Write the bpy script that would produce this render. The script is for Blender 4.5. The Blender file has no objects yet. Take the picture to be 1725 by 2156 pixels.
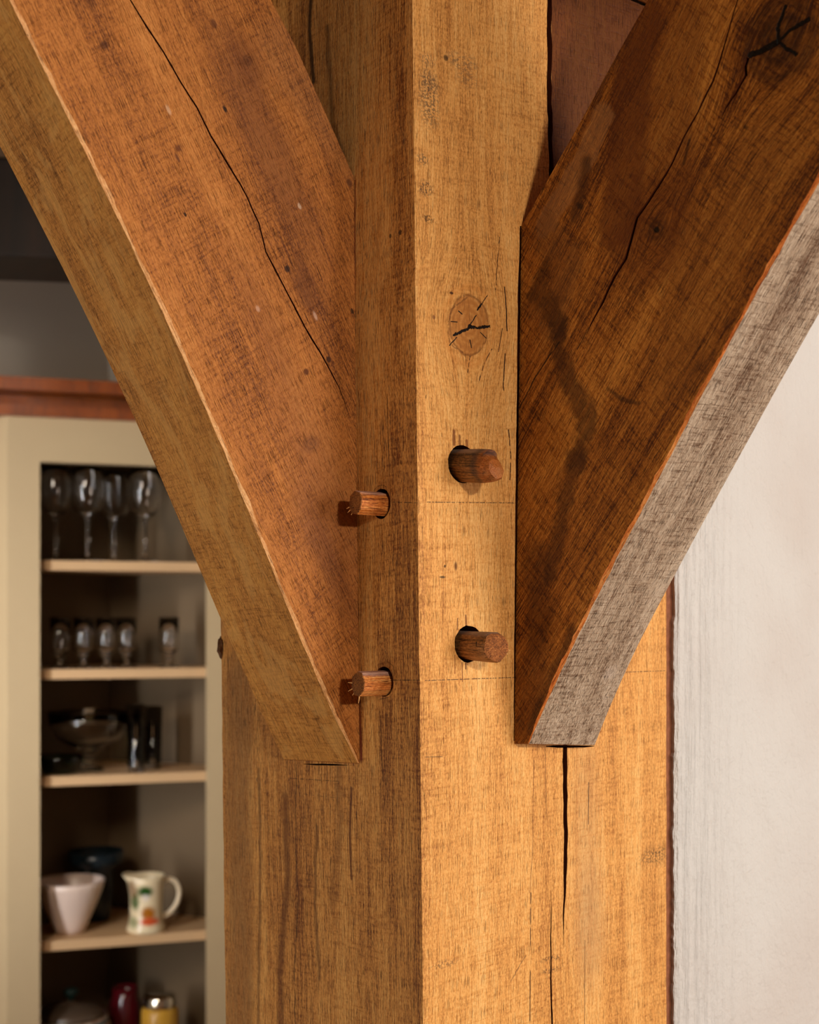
import bpy, bmesh, math, random
from mathutils import Vector, Matrix, noise

# ------------------------------------------------------------------ camera, light, exposure
EYE = 1.5
FPX, CX, HY = 2840.0, 862.5, 1300.0
scn = bpy.context.scene
COL = scn.collection
cam_d = bpy.data.cameras.new('camera')
cam = bpy.data.objects.new('camera', cam_d); COL.objects.link(cam)
cam.location = (0, 0, EYE); cam.rotation_euler = (math.pi/2, 0, 0)
cam_d.sensor_fit = 'VERTICAL'; cam_d.sensor_height = 36.0; cam_d.sensor_width = 28.8
cam_d.lens = 36.0*FPX/2156
cam_d.shift_y = (HY-1078)/2156
cam_d.clip_start = 0.05
cam_d.dof.use_dof = True; cam_d.dof.focus_distance = 0.92; cam_d.dof.aperture_fstop = 8.0
scn.camera = cam
scn.view_settings.view_transform = 'Standard'; scn.view_settings.look = 'None'
scn.view_settings.gamma = 1; scn.view_settings.use_curve_mapping = False
scn.view_settings.exposure = 0.44

world = bpy.data.worlds.new('world'); scn.world = world
world.use_nodes = True
world.node_tree.nodes['Background'].inputs[0].default_value = (1.0, 0.90, 0.80, 1)
world.node_tree.nodes['Background'].inputs[1].default_value = 0.12

def area(name, loc, target, power, sx, sy, col):
    d = bpy.data.lights.new(name, 'AREA'); d.shape = 'RECTANGLE'
    d.size = sx; d.size_y = sy; d.energy = power; d.color = col
    o = bpy.data.objects.new(name, d); COL.objects.link(o)
    o.location = loc
    o.rotation_euler = (Vector(target)-Vector(loc)).to_track_quat('-Z', 'Y').to_euler()
    return o
TGT = Vector((0, .9, 1.5))
area('key_light', TGT+3.0*Vector((.43, -.87, .24)), TGT, 70, .25, .25, (1.0, .92, .80))
area('window_light', TGT+2.6*Vector((.86, -.45, .10)), TGT+Vector((.15, .2, -.05)), 37, 1.1, 1.1, (1.0, .95, .90))
kl = area('kitchen_light', (-.80, .80, 2.05), (-.56, 2.6, 1.35), 2.1, .22, .4, (1.0, .84, .66)); kl.data.spread = 1.6
sl = area('glint_strip_light', (-1.12, 1.42, 1.35), (-.56, 2.6, 1.4), 2.6, .06, 1.0, (.95, .97, 1.0)); sl.data.spread = 1.6  # added strip light, no real window; puts glints on the glasses
area('low_fill_light', (-1.55, .35, .80), (-.15, .85, 1.60), 5.5, .9, .9, (1.0, .88, .70))  # added fill in place of room bounce, brightens the left soffit

# ------------------------------------------------------------------ layout maths
c_, s_ = .779, .627
nrm = math.hypot(c_, s_); c_ /= nrm; s_ /= nrm
UR = Vector((c_, s_, 0))          # along the post's right-hand face, away from the near arris
UL = Vector((-s_, c_, 0))         # along its left-hand face
NR = Vector((s_, -c_, 0))         # outward from the right-hand face
NL = Vector((-c_, -s_, 0))        # outward from the left-hand face
P0 = Vector((.00613, .889, 0))
UP = Vector((0, 0, 1))
O = Vector((0, 0, EYE))
def ray(x, y): return Vector(((x-CX)/FPX, 1, (HY-y)/FPX))
class Plane:
    def __init__(s, o, n): s.o, s.n = Vector(o), Vector(n).normalized()
    def at(s, x, y):
        r = ray(x, y); t = (s.o-O).dot(s.n)/r.dot(s.n)
        return O+r*t
RF = Plane(P0, NR)                                    # right face of the post
e0, e1 = RF.at(870, 0), RF.at(893, 2156)              # near arris of the post (leans a touch)
LF = Plane(e0, (e0-e1).cross(UL))
if LF.n.dot(NL) < 0: LF.n = -LF.n
j0, j1 = LF.at(745, 372), LF.at(757, 1608)
LBP = Plane(j0, (j0-j1).cross(NL))                    # near side of the left brace
if LBP.n.dot(-UL) < 0: LBP.n = -LBP.n
k0, k1 = RF.at(1098, 476), RF.at(1083, 1566)
RBP = Plane(k0, (k0-k1).cross(NR))                    # near side of the right brace
if RBP.n.dot(-UR) < 0: RBP.n = -RBP.n

def frame(o, x, y, z):
    x, y, z = Vector(x).normalized(), Vector(y).normalized(), Vector(z).normalized()
    m = Matrix((x, y, z)).transposed().to_4x4(); m.translation = o
    return m

# ------------------------------------------------------------------ shader toolkit
def lin(c):
    return tuple(((v/255)/12.92 if v/255 <= .04045 else ((v/255+.055)/1.055)**2.4) for v in c)
class G:
    def __init__(s, name):
        s.mat = bpy.data.materials.new(name); s.mat.use_nodes = True
        s.t = s.mat.node_tree; s.t.nodes.clear()
        s.out = s.t.nodes.new('ShaderNodeOutputMaterial')
        s.b = s.t.nodes.new('ShaderNodeBsdfPrincipled')
        s.t.links.new(s.b.outputs[0], s.out.inputs[0])
        s.P = s.t.nodes.new('ShaderNodeTexCoord').outputs['Object']
    def put(s, sock, v):
        if isinstance(v, bpy.types.NodeSocket): s.t.links.new(v, sock)
        elif isinstance(v, (tuple, list, Vector)):
            v = tuple(v)
            sock.default_value = v if len(v) == len(sock.default_value) else (v+(1,))[:len(sock.default_value)]
        else: sock.default_value = v
    def m(s, op, a, b=0.0, c=0.0, clamp=False):
        n = s.t.nodes.new('ShaderNodeMath'); n.operation = op; n.use_clamp = clamp
        s.put(n.inputs[0], a); s.put(n.inputs[1], b); s.put(n.inputs[2], c)
        return n.outputs[0]
    def vm(s, op, a, b=(0, 0, 0), scale=None):
        n = s.t.nodes.new('ShaderNodeVectorMath'); n.operation = op
        s.put(n.inputs[0], a)
        if op != 'SCALE' and op != 'LENGTH': s.put(n.inputs[1], b)
        if scale is not None: s.put(n.inputs['Scale'], scale)
        return n.outputs['Value'] if op in ('DOT_PRODUCT', 'LENGTH', 'DISTANCE') else n.outputs[0]
    def noise(s, vec, mul=(1, 1, 1), off=(0, 0, 0), detail=3, rough=.55, dist=0.0, color=False):
        n = s.t.nodes.new('ShaderNodeTexNoise'); n.inputs['Scale'].default_value = 1
        n.inputs['Detail'].default_value = detail; n.inputs['Roughness'].default_value = rough
        n.inputs['Distortion'].default_value = dist
        v = s.vm('MULTIPLY', vec, mul); v = s.vm('ADD', v, off)
        s.put(n.inputs['Vector'], v)
        return n.outputs['Color'] if color else n.outputs[0]
    def ss(s, v, a, b, lo=0.0, hi=1.0):
        n = s.t.nodes.new('ShaderNodeMapRange'); n.interpolation_type = 'SMOOTHSTEP'
        s.put(n.inputs[0], v); s.put(n.inputs[1], a); s.put(n.inputs[2], b); s.put(n.inputs[3], lo); s.put(n.inputs[4], hi)
        return n.outputs[0]
    def mix(s, f, a, b, mode='MIX'):
        n = s.t.nodes.new('ShaderNodeMix'); n.data_type = 'RGBA'; n.blend_type = mode
        s.put(n.inputs[0], f); s.put(n.inputs[6], a); s.put(n.inputs[7], b)
        return n.outputs[2]
    def bump(s, h, dist, strength=1.0, prev=None):
        n = s.t.nodes.new('ShaderNodeBump'); n.inputs['Distance'].default_value = dist
        n.inputs['Strength'].default_value = strength
        s.put(n.inputs['Height'], h)
        if prev is not None: s.put(n.inputs['Normal'], prev)
        return n.outputs[0]
    def stroke(s, P, pts, w, soft):
        d = None
        for a, b in zip(pts, pts[1:]):
            a, b = Vector(a), Vector(b); ba = b-a; L2 = max(ba.dot(ba), 1e-12)
            pa = s.vm('SUBTRACT', P, a)
            h = s.m('DIVIDE', s.vm('DOT_PRODUCT', pa, ba), L2, clamp=True)
            q = s.vm('SUBTRACT', pa, s.vm('SCALE', ba, scale=h))
            l = s.vm('LENGTH', q)
            d = l if d is None else s.m('MINIMUM', d, l)
        return s.ss(d, w, w+soft, 1.0, 0.0)
    def blob(s, P, cpos, axes, radii, edge=.25):
        pa = s.vm('SUBTRACT', P, cpos)
        cc = None
        for ax, r in zip(axes, radii):
            v = s.m('DIVIDE', s.vm('DOT_PRODUCT', pa, ax), r)
            v = s.m('MULTIPLY', v, v)
            cc = v if cc is None else s.m('ADD', cc, v)
        d = s.m('SQRT', cc)
        return s.ss(d, 1-edge, 1+edge, 1.0, 0.0), d

def wood(name, dark, mid, light, seed=0, fig=1.0, saw=.5, sawf=430, pore=.6, blotch=.35, rough=.62,
         feats=(), bends=(), bumpd=.0006, spec=.3, sawtilt=.1, medium=.5, mottled=None):
    """Sawn oak; Object coordinates are metres with z along the grain."""
    g = G(name); P = g.P
    for cpos, axes, radii, amt in bends:                     # grain flows round a knot
        _, d = g.blob(P, cpos, axes, radii)
        e = g.m('MULTIPLY', g.m('EXPONENT', g.m('MULTIPLY', g.m('MULTIPLY', d, d), -1.0)), amt)
        P = g.vm('SUBTRACT', P, g.vm('SCALE', g.vm('MULTIPLY', g.vm('SUBTRACT', P, cpos), (1, 1, .25)), scale=e))
    wv = g.vm('SCALE', g.vm('SUBTRACT', g.noise(P, (9, 9, 3), (seed, 3, 1), 2, color=True), (.5, .5, .5)), scale=.012)
    W = g.vm('ADD', P, g.vm('MULTIPLY', wv, (1, 1, 0)))
    big = g.noise(W, (26, 26, 1.6), (seed*3.1, 7, seed), 3)
    medn = g.noise(W, (150, 150, 6), (seed, seed*2, 4), 4, .6)
    fine = g.noise(W, (900, 900, 30), (seed, 5, seed*1.7), 3, .6)
    por = g.noise(P, (2000, 2000, 85), (2, seed, 3), 2, .5)
    sw = P
    r = Matrix.Rotation(sawtilt, 3, 'X')
    n = g.t.nodes.new('ShaderNodeVectorRotate'); n.inputs['Angle'].default_value = sawtilt
    n.inputs['Axis'].default_value = (.7, .7, 0); g.put(n.inputs['Vector'], P); sw = n.outputs[0]
    sawn = g.noise(sw, (60, 60, sawf), (seed, 1, seed), 2, .6)
    saww = g.noise(sw, (6, 6, sawf*.18), (seed, 8, seed), 2, .5)
    sawm = g.ss(g.noise(P, (16, 16, 9), (seed*2, 2, 9), 3), .3, .7)
    blo = g.noise(P, (16, 16, 8), (seed, seed, 2), 4, .6)
    grit = g.noise(P, (1000, 1000, 420), (1, 2, seed), 2, .6)
    v = g.m('MULTIPLY_ADD', g.m('SUBTRACT', big, .5), 1.5*fig, .5)
    v = g.m('MULTIPLY_ADD', g.m('SUBTRACT', medn, .5), 1.0*medium, v)
    v = g.m('MULTIPLY_ADD', g.m('SUBTRACT', fine, .5), 1.45*fig, v)
    v = g.m('MULTIPLY_ADD', g.m('SUBTRACT', blo, .5), 1.6*blotch, v)
    v = g.m('MULTIPLY_ADD', g.m('SUBTRACT', grit, .5), .95, v)
    sline = g.m('SUBTRACT', .35, g.ss(sawn, .50, .66))
    sm = g.m('MULTIPLY', sline, g.m('MULTIPLY_ADD', sawm, .55, .4))
    v = g.m('MULTIPLY_ADD', sm, .42*saw, v)
    v = g.m('MULTIPLY_ADD', g.m('SUBTRACT', saww, .5), .35*saw, v)
    ramp = g.t.nodes.new('ShaderNodeValToRGB'); cr = ramp.color_ramp
    cr.elements[0].position = .12; cr.elements[0].color = (*lin(dark), 1)
    cr.elements[1].position = .9; cr.elements[1].color = (*lin(light), 1)
    el = cr.elements.new(.5); el.color = (*lin(mid), 1)
    g.put(ramp.inputs[0], v); col = ramp.outputs[0]
    pm = g.m('MULTIPLY', g.ss(por, .56, .68), pore)
    col = g.mix(pm, col, tuple(v_*.32 for v_ in lin(dark)))
    # tiny pits and a few pale fibres
    pit = g.ss(g.noise(P, (260, 260, 120), (seed, 9, 9), 2, .6), .70, .76)
    col = g.mix(g.m('MULTIPLY', pit, .55), col, tuple(v_*.3 for v_ in lin(dark)))
    fib = g.ss(g.noise(P, (900, 900, 240), (4, seed, 9), 1, .5), .735, .78)
    col = g.mix(g.m('MULTIPLY', fib, .5), col, tuple(min(1, v_*1.35) for v_ in lin(light)))
    if mottled:                                              # broad irregular paler patches
        mc, amt = mottled
        mm = g.ss(g.noise(P, (30, 30, 13), (seed, 6, 6), 4, .6, 1.2), .52, .60)
        col = g.mix(g.m('MULTIPLY', mm, amt), col, lin(mc))
    height = g.m('MULTIPLY_ADD', sm, .6*saw, g.m('MULTIPLY', fine, .35))
    height = g.m('MULTIPLY_ADD', grit, .35, height)
    height = g.m('SUBTRACT', height, g.m('MULTIPLY', pm, .6))
    warps = {}
    for f in feats:
        k = (f.get('warp', 0), f.get('wf', 60))
        if k not in warps:
            if k[0] == 0: warps[k] = g.P
            else:
                nv = g.noise(g.P, (k[1],)*3, (5, seed, 5), 4, .65, color=True)
                warps[k] = g.vm('ADD', g.P, g.vm('SCALE', g.vm('SUBTRACT', nv, (.5, .5, .5)), scale=k[0]))
        Q = warps[k]
        if f['k'] == 'zone':
            sx = g.t.nodes.new('ShaderNodeSeparateXYZ'); g.put(sx.inputs[0], g.P)
            ma = g.m('MULTIPLY', g.ss(sx.outputs[0], f['x'], f['x']+.0006), g.ss(sx.outputs[2], f['z'], f['z']+.02))
        elif f['k'] == 'stroke':
            ma = g.stroke(Q, f['pts'], f['w'], f.get('soft', .0003))
        else:
            ma, d = g.blob(Q, f['c'], f['axes'], f['r'], f.get('edge', .25))
            if f.get('ring'):
                e_ = g.m('DIVIDE', g.m('SUBTRACT', d, 1.0), f['ring'])
                ma = g.m('EXPONENT', g.m('MULTIPLY', g.m('MULTIPLY', e_, e_), -1.0))
            if f.get('rings'):
                rg = g.m('SINE', g.m('MULTIPLY', d, f['rings']))
                ma2 = g.m('MULTIPLY', ma, g.m('MULTIPLY_ADD', rg, .22, .78))
                ma = ma2
        if f.get('soft', 0) > .0055 or f.get('grain'):
            ma = g.m('MULTIPLY', ma, g.m('MULTIPLY_ADD', g.m('SUBTRACT', g.m('ADD', medn, g.m('MULTIPLY', fine, .8)), .9), 2.6, .95, clamp=True))
        if f.get('dash'):
            ma = g.m('MULTIPLY', ma, g.ss(g.noise(g.P, (f['dash'],)*3, (seed, 4, 4), 2), .42, .50))
        if f.get('hatch'):
            hz = g.ss(g.noise(g.P, f['hatch'], (seed, 4, 2), 2, .6), .46, .56)
            ma = g.m('MULTIPLY', ma, hz)
        if f.get('deep'):
            height = g.m('SUBTRACT', height, g.m('MULTIPLY', ma, f['deep']))
        col = g.mix(g.m('MULTIPLY', ma, f.get('s', 1.0)), col, lin(f['col']), f.get('mode', 'MIX'))
    g.put(g.b.inputs['Base Color'], col)
    g.put(g.b.inputs['Roughness'], g.m('MULTIPLY_ADD', fine, .25, rough-.12))
    g.b.inputs['Specular IOR Level'].default_value = spec
    g.put(g.b.inputs['Normal'], g.bump(height, bumpd))
    return g.mat

def plain(name, col, rough=.5, spec=.4, metal=0, var=0.0, scale=30, bumpd=0):
    g = G(name)
    c = lin(col)
    if var:
        n = g.noise(g.P, (scale,)*3, (1, 2, 3), 4)
        g.put(g.b.inputs['Base Color'], g.mix(n, tuple(v*(1-var) for v in c), tuple(min(1, v*(1+var)) for v in c)))
        if bumpd: g.put(g.b.inputs['Normal'], g.bump(n, bumpd))
    else: g.put(g.b.inputs['Base Color'], c)
    g.b.inputs['Roughness'].default_value = rough; g.b.inputs['Metallic'].default_value = metal
    g.b.inputs['Specular IOR Level'].default_value = spec
    return g.mat

# ------------------------------------------------------------------ mesh toolkit
def tag(o, label=None, cat=None, group=None, kind=None):
    for k, v in (('label', label), ('category', cat), ('group', group), ('kind', kind)):
        if v: o[k] = v
    return o
def mesh_obj(name, verts, faces, mats, M=None, idx=None, parent=None, smooth=False, local=False):
    """verts are world points unless local; the mesh is stored in frame M."""
    M = M or Matrix.Identity(4); Mi = M.inverted()
    me = bpy.data.meshes.new(name)
    me.from_pydata([tuple(Vector(v) if local else Mi @ Vector(v)) for v in verts], [], faces)
    for m in (mats if isinstance(mats, (list, tuple)) else [mats]): me.materials.append(m)
    if idx: me.polygons.foreach_set('material_index', idx)
    bm = bmesh.new(); bm.from_mesh(me); bmesh.ops.recalc_face_normals(bm, faces=bm.faces); bm.to_mesh(me); bm.free()
    if smooth: me.polygons.foreach_set('use_smooth', [True]*len(me.polygons))
    o = bpy.data.objects.new(name, me); COL.objects.link(o)
    if parent is not None:
        o.parent = parent
        o.matrix_basis = parent.matrix_basis.inverted() @ M if parent.parent is None else M
    else: o.matrix_basis = M
    return o
def box_vf(x0, x1, y0, y1, z0, z1):
    v = [(x, y, z) for x in (x0, x1) for y in (y0, y1) for z in (z0, z1)]
    f = [(0, 1, 3, 2), (4, 6, 7, 5), (0, 4, 5, 1), (2, 3, 7, 6), (0, 2, 6, 4), (1, 5, 7, 3)]
    return v, f
def box(name, b, mat, M=None, parent=None, bevel=0):
    v, f = box_vf(*b)
    o = mesh_obj(name, v, f, mat, M, parent=parent, local=True)
    if bevel:
        bm = bmesh.new(); bm.from_mesh(o.data)
        bmesh.ops.bevel(bm, geom=bm.edges[:], offset=bevel, segments=2, affect='EDGES', profile=.5)
        bm.to_mesh(o.data); bm.free()
    return o
def loft(rings, cap=True):
    n = len(rings[0]); v = [p for r in rings for p in r]; f = []
    for i in range(len(rings)-1):
        for j in range(n):
            f.append((i*n+j, i*n+(j+1) % n, (i+1)*n+(j+1) % n, (i+1)*n+j))
    if cap:
        f.append(tuple(range(n))); f.append(tuple((len(rings)-1)*n+j for j in range(n)))
    return v, f
def catmull(pts, per=10):
    P = [Vector(p) for p in pts]; P = [2*P[0]-P[1]]+P+[2*P[-1]-P[-2]]; out = []
    for i in range(1, len(P)-2):
        for k in range(per):
            t = k/per
            out.append(.5*((2*P[i])+(-P[i-1]+P[i+1])*t+(2*P[i-1]-5*P[i]+4*P[i+1]-P[i+2])*t*t+(-P[i-1]+3*P[i]-3*P[i+1]+P[i+2])*t**3))
    out.append(P[-2]); return out
def wob(x, seed, f=1.0):
    return noise.noise(Vector((x*f, seed*7.3, seed*1.9)))
INNER = plain('old_split_wood', (82, 36, 14), .9, .1, var=.4, scale=300)     # tannin-dark wood inside splits and bored holes, colour deepened to paint in their shade
def cut(target, cutters):
    """subtract closed meshes from target and bake the result"""
    for v, f in cutters:
        me = bpy.data.meshes.new('cut'); me.from_pydata([tuple(p) for p in v], [], f); me.materials.append(INNER)
        bm = bmesh.new(); bm.from_mesh(me); bmesh.ops.recalc_face_normals(bm, faces=bm.faces); bm.to_mesh(me); bm.free()
        c = bpy.data.objects.new('cut', me); COL.objects.link(c); c.matrix_basis = target.matrix_basis
        md = target.modifiers.new('b', 'BOOLEAN'); md.operation = 'DIFFERENCE'; md.solver = 'EXACT'; md.object = c; md.material_mode = 'TRANSFER'
        bpy.context.view_layer.update()
        dg = bpy.context.evaluated_depsgraph_get()
        new = bpy.data.meshes.new_from_object(target.evaluated_get(dg))
        target.modifiers.clear()
        if len(new.polygons) > 4: target.data = new
        bpy.data.objects.remove(c)
def groove(pts, widths, n, depth, seed=1, jit=.0004, step=.006):
    """closed V-shaped splinter of space along a surface polyline; n = outward normal"""
    P = []; Wd = []
    for i in range(len(pts)-1):
        a, b = pts[i], pts[i+1]; k = max(1, int((b-a).length/step))
        for q in range(k):
            P.append(a.lerp(b, q/k)); Wd.append(widths[i]*(1-q/k)+widths[i+1]*q/k)
    P.append(pts[-1]); Wd.append(widths[-1])
    rings = []
    for i, p in enumerate(P):
        t = (P[min(i+1, len(P)-1)]-P[max(i-1, 0)]).normalized(); sd = n.cross(t).normalized()
        w = Wd[i]*(.8+.4*abs(wob(i, seed, .6)))
        p = p+sd*jit*wob(i, seed+3, .45)*2
        dd = n*depth*(.3+.7*min(1, w/max(widths)))
        rings.append([p+n*.0006-sd*w*.53, p+n*.0006+sd*w*.53, p-dd+sd*w*.34, p-dd-sd*w*.26])
    return loft(rings)
def cyl_vf(base, ax, r0, r1, L, seg=28, ang0=0, sq=None):
    ax = Vector(ax).normalized(); a = ax.orthogonal().normalized(); b = ax.cross(a)
    rings = []
    for t, r in ((0, r0), (L, r1)):
        rings.append([base+ax*t+(a*math.cos(2*math.pi*k/seg+ang0)+b*math.sin(2*math.pi*k/seg+ang0))*r for k in range(seg)])
    return loft(rings)

# ------------------------------------------------------------------ the post
def kx(z):   # lean of the near arris measured along UR
    f = (e0.z-z)/(e0.z-e1.z); return (e0-P0).dot(UR)*(1-f)+(e1-P0).dot(UR)*f
POST = frame(P0, UR, UL, UP); POSTi = POST.inverted()
ar, br = RF.at(1407, 1253), RF.at(1403, 2153)
WR = ((ar-P0).dot(UR)+(br-P0).dot(UR))/2
WL = (LF.at(468, 1650)-P0).dot(UL)
def RL(x, y): return POSTi @ RF.at(x, y)
def LL(x, y): return POSTi @ LF.at(x, y)
X3, Y3, Z3 = Vector((1, 0, 0)), Vector((0, 1, 0)), Vector((0, 0, 1))
def st(pts, w, col, **k): return dict(k='stroke', pts=pts, w=w, col=col, **k)
def bl(c, r, col, axes=(X3, Y3, Z3), **k): return dict(k='blob', c=c, r=r, axes=axes, col=col, **k)
PX = .00031
def rot2(a, u=X3, v=Z3): return (u*math.cos(a)+v*math.sin(a), Y3 if u is X3 else X3, -u*math.sin(a)+v*math.cos(a))
kn = RL(988, 685)
INK = (22, 10, 4)
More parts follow.
